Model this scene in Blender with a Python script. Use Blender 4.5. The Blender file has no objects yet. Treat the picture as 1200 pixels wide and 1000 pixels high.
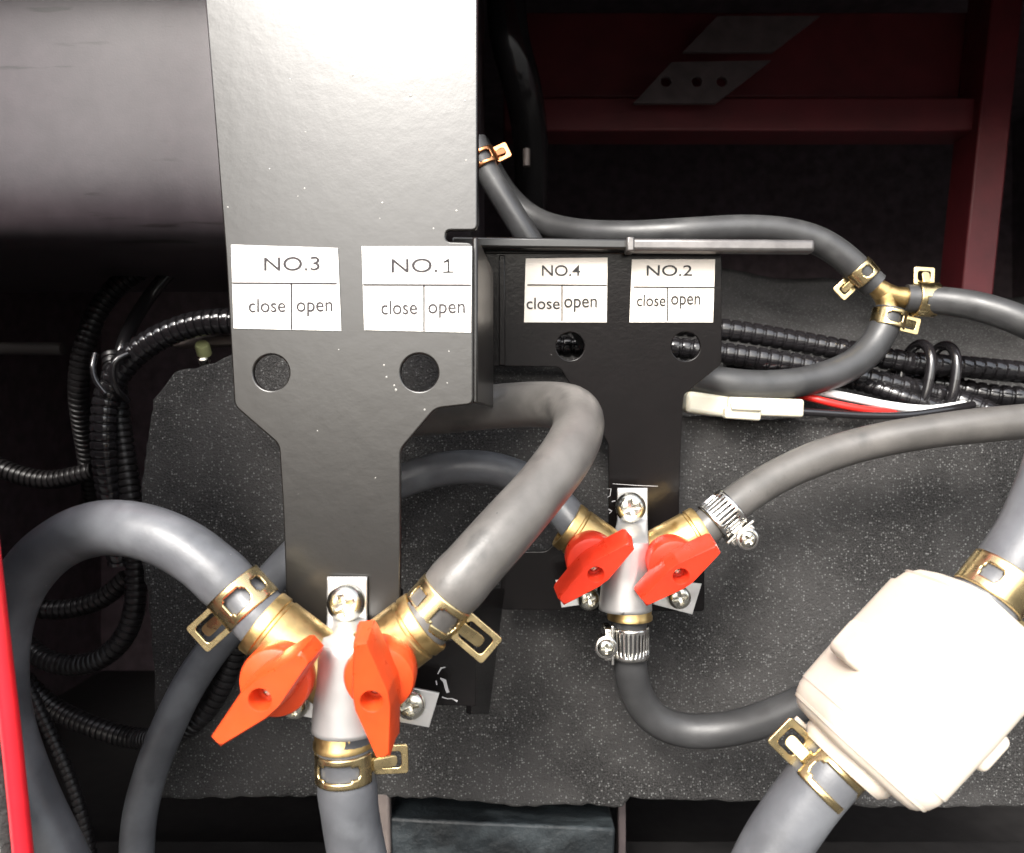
import bpy, bmesh, math, random
from mathutils import Vector, Matrix
random.seed(7)
R = math.radians
F = 900.0                                   # focal length in photo pixels (photo 1200 wide)
sc = bpy.context.scene
COL = sc.collection
# ---------------------------------------------------------------- camera, sky, sun
cam_d = bpy.data.cameras.new("camera"); cam = bpy.data.objects.new("camera", cam_d); COL.objects.link(cam)
cam.location = (0, 0, 0); cam.rotation_euler = (R(90), 0, 0)
cam_d.sensor_width = 36; cam_d.lens = 36 * F / 1200; cam_d.clip_start = .05; cam_d.clip_end = 3000
sc.camera = cam
cam_d.dof.use_dof = True; cam_d.dof.focus_distance = 4.3; cam_d.dof.aperture_fstop = 1.2
SUN_EL, SUN_AZ = 37.0, -17.0                 # elevation; azimuth behind the camera, negative = to the left
world = bpy.data.worlds.new("World"); sc.world = world; world.use_nodes = True
wn = world.node_tree; wn.nodes.clear()
sky = wn.nodes.new("ShaderNodeTexSky"); sky.sky_type = 'NISHITA'; sky.sun_disc = False
sky.sun_elevation = R(SUN_EL); sky.dust_density = 3; sky.air_density = 1.2
sdir = Vector((math.sin(R(SUN_AZ)) * math.cos(R(SUN_EL)), -math.cos(R(SUN_AZ)) * math.cos(R(SUN_EL)), math.sin(R(SUN_EL))))
sky.sun_rotation = math.atan2(sdir.x, sdir.y)
bg = wn.nodes.new("ShaderNodeBackground"); bg.inputs[1].default_value = .15
wo = wn.nodes.new("ShaderNodeOutputWorld")
hs = wn.nodes.new("ShaderNodeHueSaturation"); hs.inputs['Saturation'].default_value = .35
wn.links.new(sky.outputs[0], hs.inputs['Color']); wn.links.new(hs.outputs[0], bg.inputs[0]); wn.links.new(bg.outputs[0], wo.inputs[0])
sl = bpy.data.lights.new("sun", 'SUN'); sl.energy = 1.5; sl.angle = R(20); sl.color = (1, .96, .9)
so = bpy.data.objects.new("sun", sl); COL.objects.link(so)
so.rotation_euler = sdir.to_track_quat('Z', 'Y').to_euler()
sc.view_settings.view_transform = 'Standard'; sc.view_settings.look = 'None'
sc.view_settings.exposure = 1.72; sc.view_settings.gamma = 1
sc.cycles.max_bounces = 6

# ---------------------------------------------------------------- materials
def mat(name, col, rough=.5, metal=0., bump=0., bscale=40., bdist=.01, var=0., vscale=6., rvar=0., spec=.5,
        sss=0., specks=None, dirt=None, coat=0.):
    m = bpy.data.materials.new(name); m.use_nodes = True
    nt = m.node_tree; b = nt.nodes['Principled BSDF']; N, L = nt.nodes.new, nt.links.new
    b.inputs['Base Color'].default_value = (*col, 1); b.inputs['Roughness'].default_value = rough
    b.inputs['Metallic'].default_value = metal; b.inputs['Specular IOR Level'].default_value = spec
    b.inputs['Coat Weight'].default_value = coat
    if sss: b.inputs['Subsurface Weight'].default_value = sss; b.inputs['Subsurface Radius'].default_value = (.08, .05, .03)
    tc = N('ShaderNodeTexCoord'); src = tc.outputs['Object']
    colout = None
    def noise(scale, det=4, rg=.55):
        n = N('ShaderNodeTexNoise'); n.inputs['Scale'].default_value = scale; n.inputs['Detail'].default_value = det
        n.inputs['Roughness'].default_value = rg; L(src, n.inputs['Vector']); return n
    if var:
        n = noise(vscale); r = N('ShaderNodeMapRange'); r.inputs[1].default_value = .3; r.inputs[2].default_value = .7
        r.inputs[3].default_value = 1 - var; r.inputs[4].default_value = 1 + var; L(n.outputs[0], r.inputs[0])
        v = N('ShaderNodeVectorMath'); v.operation = 'SCALE'; v.inputs[0].default_value = col; L(r.outputs[0], v.inputs['Scale'])
        colout = v.outputs[0]
        if rvar:
            q = N('ShaderNodeMapRange'); q.inputs[1].default_value = .3; q.inputs[2].default_value = .7
            q.inputs[3].default_value = max(.03, rough - rvar); q.inputs[4].default_value = rough + rvar
            n2 = noise(vscale * 1.7); L(n2.outputs[0], q.inputs[0]); L(q.outputs[0], b.inputs['Roughness'])
    if dirt:                                 # (colour, scale, low, high, stretch)
        mp = N('ShaderNodeMapping'); mp.inputs['Scale'].default_value = dirt[4]; L(src, mp.inputs[0])
        n = N('ShaderNodeTexNoise'); n.inputs['Scale'].default_value = dirt[1]; n.inputs['Detail'].default_value = 6; L(mp.outputs[0], n.inputs['Vector'])
        r = N('ShaderNodeMapRange'); r.inputs[1].default_value = dirt[2]; r.inputs[2].default_value = dirt[3]; L(n.outputs[0], r.inputs[0])
        mx = N('ShaderNodeMix'); mx.data_type = 'RGBA'; L(r.outputs[0], mx.inputs[0])
        mx.inputs[6].default_value = (*col, 1); mx.inputs[7].default_value = (*dirt[0], 1)
        if colout: L(colout, mx.inputs[6])
        colout = mx.outputs[2]
    if specks:                               # (colour, scale, share, radius)
        vo = N('ShaderNodeTexVoronoi'); vo.inputs['Scale'].default_value = specks[1]; L(src, vo.inputs['Vector'])
        sp = N('ShaderNodeSeparateColor'); L(vo.outputs['Color'], sp.inputs[0])
        a = N('ShaderNodeMath'); a.operation = 'LESS_THAN'; L(sp.outputs[0], a.inputs[0]); a.inputs[1].default_value = specks[2]
        c = N('ShaderNodeMath'); c.operation = 'LESS_THAN'; L(vo.outputs['Distance'], c.inputs[0]); c.inputs[1].default_value = specks[3]
        e = N('ShaderNodeMath'); e.operation = 'MULTIPLY'; L(a.outputs[0], e.inputs[0]); L(c.outputs[0], e.inputs[1])
        e2 = N('ShaderNodeMath'); e2.operation = 'MULTIPLY'; L(e.outputs[0], e2.inputs[0]); L(sp.outputs[1], e2.inputs[1])
        mx = N('ShaderNodeMix'); mx.data_type = 'RGBA'; L(e2.outputs[0], mx.inputs[0])
        mx.inputs[6].default_value = (*col, 1); mx.inputs[7].default_value = (*specks[0], 1)
        if colout: L(colout, mx.inputs[6])
        colout = mx.outputs[2]
    if colout: L(colout, b.inputs['Base Color'])
    if bump:
        n = noise(bscale, 5, .6); bp = N('ShaderNodeBump'); bp.inputs['Strength'].default_value = bump
        bp.inputs['Distance'].default_value = bdist; L(n.outputs[0], bp.inputs['Height']); L(bp.outputs[0], b.inputs['Normal'])
    return m

M = {}
M['paint'] = mat('black_gloss_paint', (.009, .008, .007), .30, bump=.15, bscale=10, bdist=.007, var=.1, spec=.62, specks=((.35, .34, .32), 13, .10, .06))
M['paint_dull'] = mat('black_satin_paint', (.006, .005, .005), .22, bump=.3, bscale=30, bdist=.004, var=.1, spec=.3, specks=((.3, .3, .3), 16, .12, .05))
M['tank'] = mat('tank_paint', (.040, .032, .036), .40, bump=.15, bscale=60, bdist=.004, var=.15, spec=.4, dirt=((.015, .012, .012), 3.0, .64, .70, (.5, 3, 4)))
M['hose'] = mat('grey_rubber', (.036, .036, .037), .40, bump=.25, bscale=90, bdist=.003, var=.28, vscale=4, rvar=.09, specks=((.25, .25, .24), 16, .10, .05), dirt=((.06, .06, .06), 3, .55, .70, (1, 1, 1)))
M['hose_pale'] = mat('dusty_grey_rubber', (.098, .092, .086), .38, bump=.3, bscale=70, bdist=.003, var=.22, vscale=5, rvar=.08, dirt=((.052, .05, .047), 4, .60, .72, (1, 1, 1)), specks=((.03, .03, .03), 14, .10, .06))
M['hose_blue'] = mat('blue_grey_rubber', (.085, .088, .096), .40, bump=.3, bscale=60, bdist=.003, var=.25, vscale=4, rvar=.1, dirt=((.13, .135, .145), 3, .5, .66, (1, 1, 1)), specks=((.3, .3, .3), 15, .10, .05))
M['conduit'] = mat('black_conduit_plastic', (.012, .011, .012), .16, spec=.7)
M['foam'] = mat('grey_speckled_foam', (.024, .023, .0225), .8, bump=1., bscale=65, bdist=.02, var=.9, vscale=85, spec=.3, specks=((.15, .15, .147), 60, .42, .38), dirt=((.046, .044, .043), 1.3, .45, .62, (1, 1, 1)))
M['foam_edge'] = mat('worn_foam', (.03, .028, .027), .95, bump=1., bscale=30, bdist=.05, var=.5, vscale=20)
M['brass'] = mat('brass', (.60, .42, .18), .38, 1, bump=.2, bscale=60, bdist=.003, var=.15, vscale=14, rvar=.08, dirt=((.35, .2, .06), 6, .6, .72, (1, 1, 1)))
M['gold'] = mat('yellow_zinc_steel', (.70, .55, .29), .27, 1, var=.12, vscale=9, rvar=.08, bump=.1, bscale=30, bdist=.003)
M['copper'] = mat('coppery_steel', (.62, .27, .12), .3, 1, var=.2, vscale=20)
M['steel'] = mat('bright_steel', (.72, .70, .66), .22, 1, bump=.15, bscale=80, bdist=.002, var=.1, rvar=.06)
M['zinc'] = mat('zinc_screw', (.70, .68, .60), .25, 1, bump=.3, bscale=60, bdist=.003, var=.15, rvar=.08)
M['alu'] = mat('aluminium_sheet', (.62, .61, .60), .38, .75, bump=.12, bscale=40, bdist=.003, var=.06, rvar=.06, dirt=((.2, .2, .2), 8, .70, .74, (1, 1, 1)))
M['orange'] = mat('orange_plastic', (.62, .062, .012), .33, bump=.2, bscale=18, bdist=.006, var=.12, rvar=.08, sss=.15)
M['red_plastic'] = mat('red_plastic', (.58, .032, .012), .33, bump=.2, bscale=18, bdist=.006, var=.12, rvar=.08, sss=.15)
M['white_plastic'] = mat('cream_white_plastic', (.60, .53, .45), .42, bump=.08, bscale=30, bdist=.004, sss=.2, var=.03)
M['nylon'] = mat('natural_nylon', (.62, .58, .47), .38, sss=.3, var=.05)
M['paper'] = mat('white_sticker_paper', (.82, .80, .76), .6, spec=.2, bump=.2, bscale=7, bdist=.004, var=.02)
M['paper_cream'] = mat('glossy_cream_sticker', (.72, .66, .59), .28, bump=.35, bscale=5, bdist=.01, var=.10, vscale=4)
M['ink'] = mat('black_ink', (.012, .011, .011), .5)
M['ink_glare'] = mat('glare_greyed_ink', (.045, .04, .043), .7, spec=.2)  # same black ink, greyed in colour for the glare on the left stickers
M['red_paint'] = mat('red_body_paint', (.62, .012, .022), .28, var=.1, coat=.3)
M['red_frame'] = mat('dark_red_frame_paint', (.095, .010, .014), .55, var=.2, vscale=3, bump=.2, bscale=20)
M['galv'] = mat('galvanised_plate', (.075, .058, .058), .6, .1, var=.2)
M['dark'] = mat('haze_lifted_black_lining', (.070, .052, .060), .85, var=.3)  # black lining, its colour lifted and purpled to carry glare haze and red bounce
M['white_wire'] = mat('white_wire', (.85, .85, .84), .35)
M['red_wire'] = mat('red_wire', (.62, .02, .015), .35)
M['concrete'] = mat('asphalt', (.048, .046, .044), .9, bump=.4, bscale=10, var=.2, vscale=2)
M['bluesteel'] = mat('blue_grey_enamel', (.008, .011, .013), .55, var=.6, vscale=3, spec=.4, bump=.6, bscale=4, bdist=.06, dirt=((.05, .06, .065), 2, .5, .7, (1, 3, 1)))
M['pale'] = mat('pale_grey_panel', (.42, .42, .40), .5, var=.1)
M['rail'] = mat('worn_rail_steel', (.16, .15, .145), .38, .7, var=.3, vscale=6, bump=.3, bscale=25, bdist=.004, rvar=.1)
M['scuff'] = mat('bare_scuffed_paint', (.45, .44, .44), .6)
M['rod'] = mat('dull_dark_rod', (.035, .03, .028), .6)
M['floor_black'] = mat('black_floor', (.012, .011, .011), .7, var=.4)
M['nib'] = mat('paint_nib_sparkle', (.30, .29, .27), .3)  # paint bumps; the pale colour stands in for their white sparkle
M['conduit_shaded'] = mat('shaded_black_conduit_plastic', (.010, .009, .0095), .36, var=.3, spec=.35)  # darker, rougher copy of conduit; puts the left side's shade into the material
M['lime'] = mat('lime_plastic', (.48, .50, .24), .4)
M['brownsteel'] = mat('brown_grey_steel', (.13, .105, .095), .55, .1, var=.2)

# ---------------------------------------------------------------- helpers
def W(px, py, d):                            # photo pixel + distance -> point of the place
    return Vector(((px - 600) / F * d, d, (500 - py) / F * d))
def S(px, d): return px / F * d              # photo length -> size
def link(o): COL.objects.link(o); return o
def tag(o, label, cat, group=None):
    o['label'] = label; o['category'] = cat
    if group: o['group'] = group
    return o
def empty(name, loc=(0, 0, 0), mtx=None):
    o = link(bpy.data.objects.new(name, None)); o.empty_display_size = .1
    if mtx is not None: o.matrix_world = mtx
    else: o.location = loc
    return o
def obj(name, me, m, parent=None, mtx=None, smooth=True, bevel=0, solid=0, seg=2):
    if isinstance(me, bmesh.types.BMesh):
        bm = me; me = bpy.data.meshes.new(name); bmesh.ops.recalc_face_normals(bm, faces=bm.faces); bm.to_mesh(me); bm.free()
    if m is not None and not me.materials: me.materials.append(M[m])
    o = link(bpy.data.objects.new(name, me))
    if parent: o.parent = parent
    if mtx is not None: o.matrix_local = mtx
    if solid:
        k = o.modifiers.new('solid', 'SOLIDIFY'); k.thickness = solid; k.offset = 0
    if bevel:
        k = o.modifiers.new('bevel', 'BEVEL'); k.width = bevel; k.segments = seg; k.limit_method = 'ANGLE'; k.angle_limit = R(35)
    if smooth:
        for p in me.polygons: p.use_smooth = True
        if hasattr(me, 'set_sharp_from_angle'): me.set_sharp_from_angle(angle=R(38))
    return o
def frame(pos, z, x):
    z = Vector(z).normalized(); x = Vector(x); x = (x - z * x.dot(z)).normalized(); y = z.cross(x)
    m = Matrix((x, y, z)).transposed().to_4x4(); m.translation = pos
    return m
def T(x, y, z): return Matrix.Translation((x, y, z))
def box(bm, c, s, rot=None):
    m = T(*c) @ (rot.to_4x4() if rot else Matrix()) @ Matrix.Diagonal((*s, 1))
    bmesh.ops.create_cube(bm, size=1, matrix=m); return bm
def spline(pts, step=.04):
    P = [Vector(p) for p in pts]; P = [2 * P[0] - P[1]] + P + [2 * P[-1] - P[-2]]; out = []
    for i in range(1, len(P) - 2):
        n = max(2, int((P[i + 1] - P[i]).length / step))
        for k in range(n):
            t = k / n; a, b, c, d = P[i - 1], P[i], P[i + 1], P[i + 2]
            out.append(.5 * ((2 * b) + (c - a) * t + (2 * a - 5 * b + 4 * c - d) * t * t + (3 * b - a - 3 * c + d) * t ** 3))
    out.append(P[-2]); return out
def smoothpath(p, n):
    for _ in range(n): p = [p[0]] + [(p[i - 1] + p[i] * 2 + p[i + 1]) / 4 for i in range(1, len(p) - 1)] + [p[-1]]
    return p
def sweep(pts, rad, seg=24, cap=True, bore=0):
    """tube along world points; rad = number or function of (distance along, total)"""
    bm = bmesh.new(); n = len(pts); up = None; rings = []; s = 0; L = sum((pts[i + 1] - pts[i]).length for i in range(n - 1))
    for i, p in enumerate(pts):
        t = (pts[min(i + 1, n - 1)] - pts[max(i - 1, 0)]).normalized()
        if up is None: up = t.orthogonal()
        up = (up - t * up.dot(t)).normalized(); sd = t.cross(up)
        if i: s += (p - pts[i - 1]).length
        r = rad(s, L) if callable(rad) else rad
        rings.append([bm.verts.new(p + (up * math.cos(a) + sd * math.sin(a)) * r) for a in (2 * math.pi * k / seg for k in range(seg))])
    for a, b in zip(rings, rings[1:]):
        for k in range(seg): bm.faces.new((a[k], a[(k + 1) % seg], b[(k + 1) % seg], b[k]))
    if cap:
        bm.faces.new(list(reversed(rings[0]))); bm.faces.new(rings[-1])
    return bm
def pix(path): return [W(*p) for p in path]
def hose(name, path, r, m, label, cat='hose', group=None, rad=None, pinch=None, step=.04, sm=12):
    pts = smoothpath(spline(pix(path), step), sm); f0, f1 = random.uniform(0, 6), random.uniform(0, 6)
    base = rad or (lambda s, L: r)
    if pinch: base = lambda s, L: r * (1 - .10 * math.exp(-((s - pinch) / .05) ** 2) + .035 * math.exp(-((s - pinch - .13) / .05) ** 2))
    rr = (lambda s, L: base(s, L) * (1 + .012 * math.sin(s * 5.3 + f0) + .007 * math.sin(s * 12.7 + f1))) if cat == 'hose' else base
    return tag(obj(name, sweep(pts, rr), m), label, cat, group)
def conduit_mesh(path, r, pitch=.038, seg=16, step=None):
    pts = smoothpath(spline(pix(path), .03), 10)
    # resample evenly
    q = pitch / 8; out = [pts[0]]; acc = 0
    for a, b in zip(pts, pts[1:]):
        l = (b - a).length; d = q - acc
        while d <= l: out.append(a.lerp(b, d / l)); d += q
        acc = (acc + l) % q
    prof = [.85, .85, .985, 1, 1, 1, 1, .985]
    k = [0]
    def rad(s, L): k[0] += 1; return r * prof[k[0] % 8]
    return sweep(out, rad, seg)
def lathe(prof, seg=32, bm=None, mtx=None, cap=True):
    bm = bm or bmesh.new(); rings = []
    for r, z in prof:
        rings.append([bm.verts.new((mtx or Matrix()) @ Vector((r * math.cos(a), r * math.sin(a), z))) for a in (2 * math.pi * k / seg for k in range(seg))])
    for a, b in zip(rings, rings[1:]):
        for k in range(seg): bm.faces.new((a[k], a[(k + 1) % seg], b[(k + 1) % seg], b[k]))
    if cap:
        bm.faces.new(list(reversed(rings[0]))); bm.faces.new(rings[-1])
    return bm
def plate_mesh(name, outer, holes=(), depth=.03, bev=.004, res=2):
    """flat sheet in local XY (z from -depth/2 to depth/2) with real holes"""
    cu = bpy.data.curves.new(name, 'CURVE'); cu.dimensions = '2D'; cu.fill_mode = 'BOTH'
    for loop in [outer] + list(holes):
        sp = cu.splines.new('POLY'); sp.points.add(len(loop) - 1)
        for p, (x, y) in zip(sp.points, loop): p.co = (x, y, 0, 1)
        sp.use_cyclic_u = True
    cu.extrude = depth / 2 - bev; cu.bevel_depth = bev; cu.bevel_resolution = res; cu.offset = -bev
    o = bpy.data.objects.new(name, cu); COL.objects.link(o)
    dg = bpy.context.evaluated_depsgraph_get(); me = bpy.data.meshes.new_from_object(o.evaluated_get(dg))
    bpy.data.objects.remove(o); me.name = name; me.materials.clear(); return me
def circ(x, y, r, n=40): return [(x + r * math.cos(2 * math.pi * k / n), y + r * math.sin(2 * math.pi * k / n)) for k in range(n)]
def rounded(poly, r, n=5):
    out = []; N = len(poly)
    for i in range(N):
        p = Vector(poly[i]); a = Vector(poly[i - 1]) - p; b = Vector(poly[(i + 1) % N]) - p
        q = min(r, a.length * .45, b.length * .45); A = p + a.normalized() * q; B = p + b.normalized() * q
        for k in range(n + 1):
            t = k / n; v = A * (1 - t) ** 2 + p * 2 * t * (1 - t) + B * t * t; out.append((v.x, v.y))
    return out
class Plane:                                 # an upright sheet, tilted by `tilt` about X: local x = right, y = up the sheet, z = towards the viewer
    def __init__(s, d, py0=400, tilt=0, turn=0):
        s.o = W(600, py0, d) if not turn else W(405, py0, d); rot = Matrix.Rotation(R(turn), 3, 'Z') @ Matrix.Rotation(R(90 + tilt), 3, 'X')
        s.m = rot.to_4x4(); s.m.translation = s.o; s.inv = s.m.inverted(); s.n = rot @ Vector((0, 0, 1))
    def hit(s, px, py, lift=0):
        v = W(px, py, 1); t = (s.o + s.n * lift).dot(s.n) / v.dot(s.n); return v * t
    def uv(s, px, py, lift=0): p = s.inv @ s.hit(px, py, lift); return (p.x, p.y)
    def poly(s, pts, lift=0): return [s.uv(x, y, lift) for x, y in pts]
    def circ(s, px, py, r, n=40): return [s.uv(px + r * math.cos(2 * math.pi * k / n), py + r * math.sin(2 * math.pi * k / n)) for k in range(n)]

# ---------------------------------------------------------------- shared meshes
def screw_mesh(r=.055, h=.03):
    bm = bmesh.new(); NR, NA = 16, 72; rows = []
    for i in range(1, NR + 1):
        q = i / NR; row = []
        for k in range(NA):
            a = 2 * math.pi * k / NA; x, y = q * math.cos(a), q * math.sin(a)
            z = h * (1 - .75 * q ** 4)
            if min(abs(x), abs(y)) < .15 and q < .62: z -= h * .75 * (1 - q * .6)
            if i == NR: z = 0
            row.append(bm.verts.new((x * r, y * r, z)))
        rows.append(row)
    c = bm.verts.new((0, 0, h * .25))
    for k in range(NA): bm.faces.new((c, rows[0][k], rows[0][(k + 1) % NA]))
    for a, b in zip(rows, rows[1:]):
        for k in range(NA): bm.faces.new((a[k], b[k], b[(k + 1) % NA], a[(k + 1) % NA]))
    me = bpy.data.meshes.new('screw'); bmesh.ops.recalc_face_normals(bm, faces=bm.faces); bm.to_mesh(me); bm.free()
    me.materials.append(M['zinc']); return me
SCREW = screw_mesh()
def screw(parent, mtx, s=1., name='screw'):
    return obj(name, SCREW, None, parent, mtx @ Matrix.Scale(s, 4))

def band_bm(r, w, mask, a0, a1, na=120, nw=14):
    bm = bmesh.new(); V = {}
    def v(i, j):
        if (i, j) not in V:
            a = a0 + (a1 - a0) * i / na; V[(i, j)] = bm.verts.new((r * math.cos(a), r * math.sin(a), -w / 2 + w * j / nw))
        return V[(i, j)]
    for i in range(na):
        for j in range(nw):
            if mask(math.degrees(a0 + (a1 - a0) * (i + .5) / na), (j + .5) / nw): bm.faces.new((v(i, j), v(i + 1, j), v(i + 1, j + 1), v(i, j + 1)))
    return bm
def slot(a, j, ac, aw, jc, jw):              # rounded window test
    da = abs(((a - ac) + 180) % 360 - 180) / aw; dj = abs(j - jc) / jw
    return da ** 4 + dj ** 4 < 1
def spring_clamp(pos, axis, ear, r, label, w=.15, flip=1, wins=((-90, 36, .5, .27), (90, 36, .5, .27)), loop=.17, group='yellow spring hose clamps', tone='gold', splay=8):
    e = tag(empty('spring_clamp', mtx=frame(pos, axis, ear)), label, 'hose clamp', group)
    g = 10; sg = -1 if Vector(axis).cross(Vector(ear)).y > 0 else 1
    wins = [(sg * q[0],) + tuple(q[1:]) for q in wins]; flip = sg * abs(flip)
    def mask(a, j):
        if abs(((a) + 180) % 360 - 180) < 22 and not (.3 < j < .7) and flip * (((a) + 180) % 360 - 180) > 0: return False
        return not any(slot(a, j, *q) for q in wins)
    obj('band', band_bm(r, w, mask, R(g), R(360 - g)), tone, e, solid=.012)
    # loop ear: square frame standing out radially; tab ear: narrow tongue with rounded end
    o = rounded([(-.01, -w / 2), (loop, -w / 2), (loop, w / 2), (-.01, w / 2)], .018)
    h = rounded([(.02, -w / 2 + .028), (loop - .03, -w / 2 + .028), (loop - .03, w / 2 - .028), (.02, w / 2 - .028)], .02)
    a = R(g) * -flip
    base = T(r * math.cos(a), r * math.sin(a), 0) @ Matrix.Rotation(a + R(splay) * flip, 4, 'Z') @ Matrix.Rotation(R(90), 4, 'X')
    obj('loop_ear', plate_mesh('loop_ear', o, [h], .014, .003), tone, e, base)
    t = rounded([(-.01, -w * .16), (loop * .72, -w * .19), (loop * .72, w * .19), (-.01, w * .19)], .03)
    a = R(g) * flip
    base = T(r * math.cos(a), r * math.sin(a), 0) @ Matrix.Rotation(a + R(30) * -flip, 4, 'Z') @ Matrix.Rotation(R(90), 4, 'X')
    obj('tongue_ear', plate_mesh('tongue_ear', t, (), .014, .003), tone, e, base)
    return e
def worm_clamp(pos, axis, side, r, label, w=.17, front=-1):
    e = tag(empty('worm_drive_clamp', mtx=frame(pos, axis, side)), label, 'hose clamp', 'steel worm drive clamps')
    def mask(a, j):
        a = (a + 180) % 360 - 180
        if abs(a) < 24: return True
        return not slot((a % 13) , j, 6.5, 3.2, .5, .36)
    obj('band', band_bm(r, w, mask, 0, 2 * math.pi, 360, 12), 'steel', e, solid=.014)
    bm = box(bmesh.new(), (r + .03, 0, 0), (.055, .16, w * 1.05)); obj('housing', bm, 'steel', e, bevel=.016, seg=3)
    bm = box(bmesh.new(), (r + .005, front * .075, 0), (.02, .03, w * 1.25)); obj('strap_end', bm, 'steel', e, bevel=.006)
    m = T(r + .05, front * .10, 0) @ Matrix.Rotation(R(90) * (-front if front < 0 else -front), 4, 'X')
    bm = lathe([(.052, -.10), (.052, 0.0), (.066, .004), (.066, .03), (.058, .036), (.050, .036)], 28)
    obj('screw_barrel', bm, 'steel', e, m)
    screw(e, m @ T(0, 0, .03), .95, 'screw_head')
    return e

# ---------------------------------------------------------------- SETTING
def struct(name, bm, m, **k):
    o = obj(name, bm, m, **k); o['kind'] = 'structure'; return o
bm = bmesh.new(); bmesh.ops.create_grid(bm, x_segments=1, y_segments=1, size=900); struct('ground', bm, 'concrete', mtx=T(0, 0, -9), smooth=False)
ZT = 3.2
struct('back_wall', box(bmesh.new(), (1.5, 13, 1), (20, .2, 14)), 'dark')
struct('ceiling', box(bmesh.new(), (1.5, 8.8, 5.2), (20, 8.6, .2)), 'dark')
struct('header_wall', box(bmesh.new(), (1.5, 4.55, ZT + 1.5), (20, .1, 3.0)), 'red_paint')
struct('side_wall', box(bmesh.new(), (-7, 8, 1), (.2, 9.8, 13)), 'dark')
struct('side_wall', box(bmesh.new(), (8.5, 8, 1), (.2, 9.8, 13)), 'dark')
struct('floor', box(bmesh.new(), (1.5, 9, -4.2), (20, 8.4, .2)), 'floor_black')

# left door jamb: red painted edge, seal behind it, pale panel outside
J = empty('door_jamb'); tag(J, 'bright red painted body edge with worn seal running down the left', 'door jamb')
jp = pix([(-95, -120, 3.0), (-60, 200, 3.0), (-28, 500, 3.0), (-1, 740, 3.0), (14, 870, 3.0), (32, 1050, 3.0)])
obj('painted_edge', sweep(smoothpath(spline(jp), 4), .036), 'red_paint', J)
obj('seal', sweep([p + Vector((-.066, .02, 0)) for p in smoothpath(spline(jp), 4)], .032), 'foam_edge', J)
bm = bmesh.new(); n = len(jp)
vs = [[bm.verts.new(p + Vector(o)) for o in ((-.08, -.0, 0), (-.5, -.3, 0), (-6, -.3, 0), (-6, .1, 0), (-.08, .1, 0))] for p in jp]
for a, b in zip(vs, vs[1:]):
    for k in range(5): bm.faces.new((a[k], a[(k + 1) % 5], b[(k + 1) % 5], b[k]))
obj('outer_panel', bm, 'pale', J, smooth=False)
bm = bmesh.new(); vs = [[bm.verts.new(p + Vector(o)) for o in ((-.09, .12, 0), (-6, .12, 0), (-6, .17, 0), (-.09, .17, 0))] for p in jp]
for a, b in zip(vs, vs[1:]):
    for k in range(4): bm.faces.new((a[k], a[(k + 1) % 4], b[(k + 1) % 4], b[k]))
obj('reflection_blocker', bm, 'red_frame', J, smooth=False)  # unseen sheet added so the tank reflects dark red on its left
D = tag(empty('sky_blocking_door', (-2.6, 2.8, 0)), 'unseen red body door added beyond the left edge to block the sky', 'door')  # out of view; added to block sky light and darken the left interior
a = math.atan2(2.9, 5.9)
obj('door_skin', box(bmesh.new(), (0, -3.3, 1.2), (.12, 6.5, 9)), 'red_paint', D, Matrix.Rotation(-a, 4, 'Z'), bevel=.03)
obj('inner_lining', box(bmesh.new(), (.075, -3.3, 1.2), (.03, 6.2, 8.6)), 'brownsteel', D, Matrix.Rotation(-a, 4, 'Z'), bevel=.01)

# ---------------------------------------------------------------- foam
def foam_slab(name, outline, d0, depth, m='foam'):
    """block with front outline in pixels at distance d0, jittered cut edges"""
    pts = []
    for i in range(len(outline)):
        a, b = Vector(outline[i]), Vector(outline[(i + 1) % len(outline)]); k = max(1, int((b - a).length / 9))
        for j in range(k): q = a.lerp(b, j / k); pts.append((q.x + random.uniform(-1.3, 1.3), q.y + random.uniform(-1.6, 1.6)))
    me = plate_mesh(name, [((x - 600) / F * d0, (500 - y) / F * d0) for x, y in pts], (), depth, .03, 3)
    return me, Matrix.Translation((0, d0 + depth / 2, 0)) @ Matrix.Rotation(R(90), 4, 'X')
me, mx = foam_slab('foam_insulation', [(178, 470), (205, 436), (240, 428), (290, 408), (530, 402), (548, 444), (760, 470), (798, 487), (900, 492), (970, 489), (978, 497), (984, 489), (1080, 488), (1290, 492), (1290, 948), (1010, 948), (985, 941), (900, 942), (740, 937), (731, 948), (690, 945), (600, 947), (520, 938), (420, 934), (300, 936), (176, 938), (180, 800), (172, 700), (160, 640), (166, 560)], 5.45, .35)
tag(obj('foam_insulation', me, 'foam', mtx=mx), 'large sheet of dark grey speckled foam behind the valves and hoses', 'foam sheet')
# upper foam, leaning back behind the conduits
bm = bmesh.new()
nx, ny = 90, 24; g = []
for j in range(ny + 1):
    for i in range(nx + 1):
        px = 560 + 740 * i / nx; t = j / ny
        y0 = 322 + (px - 840) * .09
        py = 510 + (y0 - 510) * t + math.sin(px * .05) * 3 * t + random.uniform(-.8, .8)
        g.append(bm.verts.new(W(px, py, 6.1 + 2.4 * t ** 1.5)))
for j in range(ny):
    for i in range(nx):
        a = j * (nx + 1) + i; bm.faces.new((g[a], g[a + 1], g[a + nx + 2], g[a + nx + 1]))
tag(obj('foam_lining', bm, 'foam', solid=.1), 'dim foam lining sloping back above the corrugated conduits', 'foam sheet')

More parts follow.
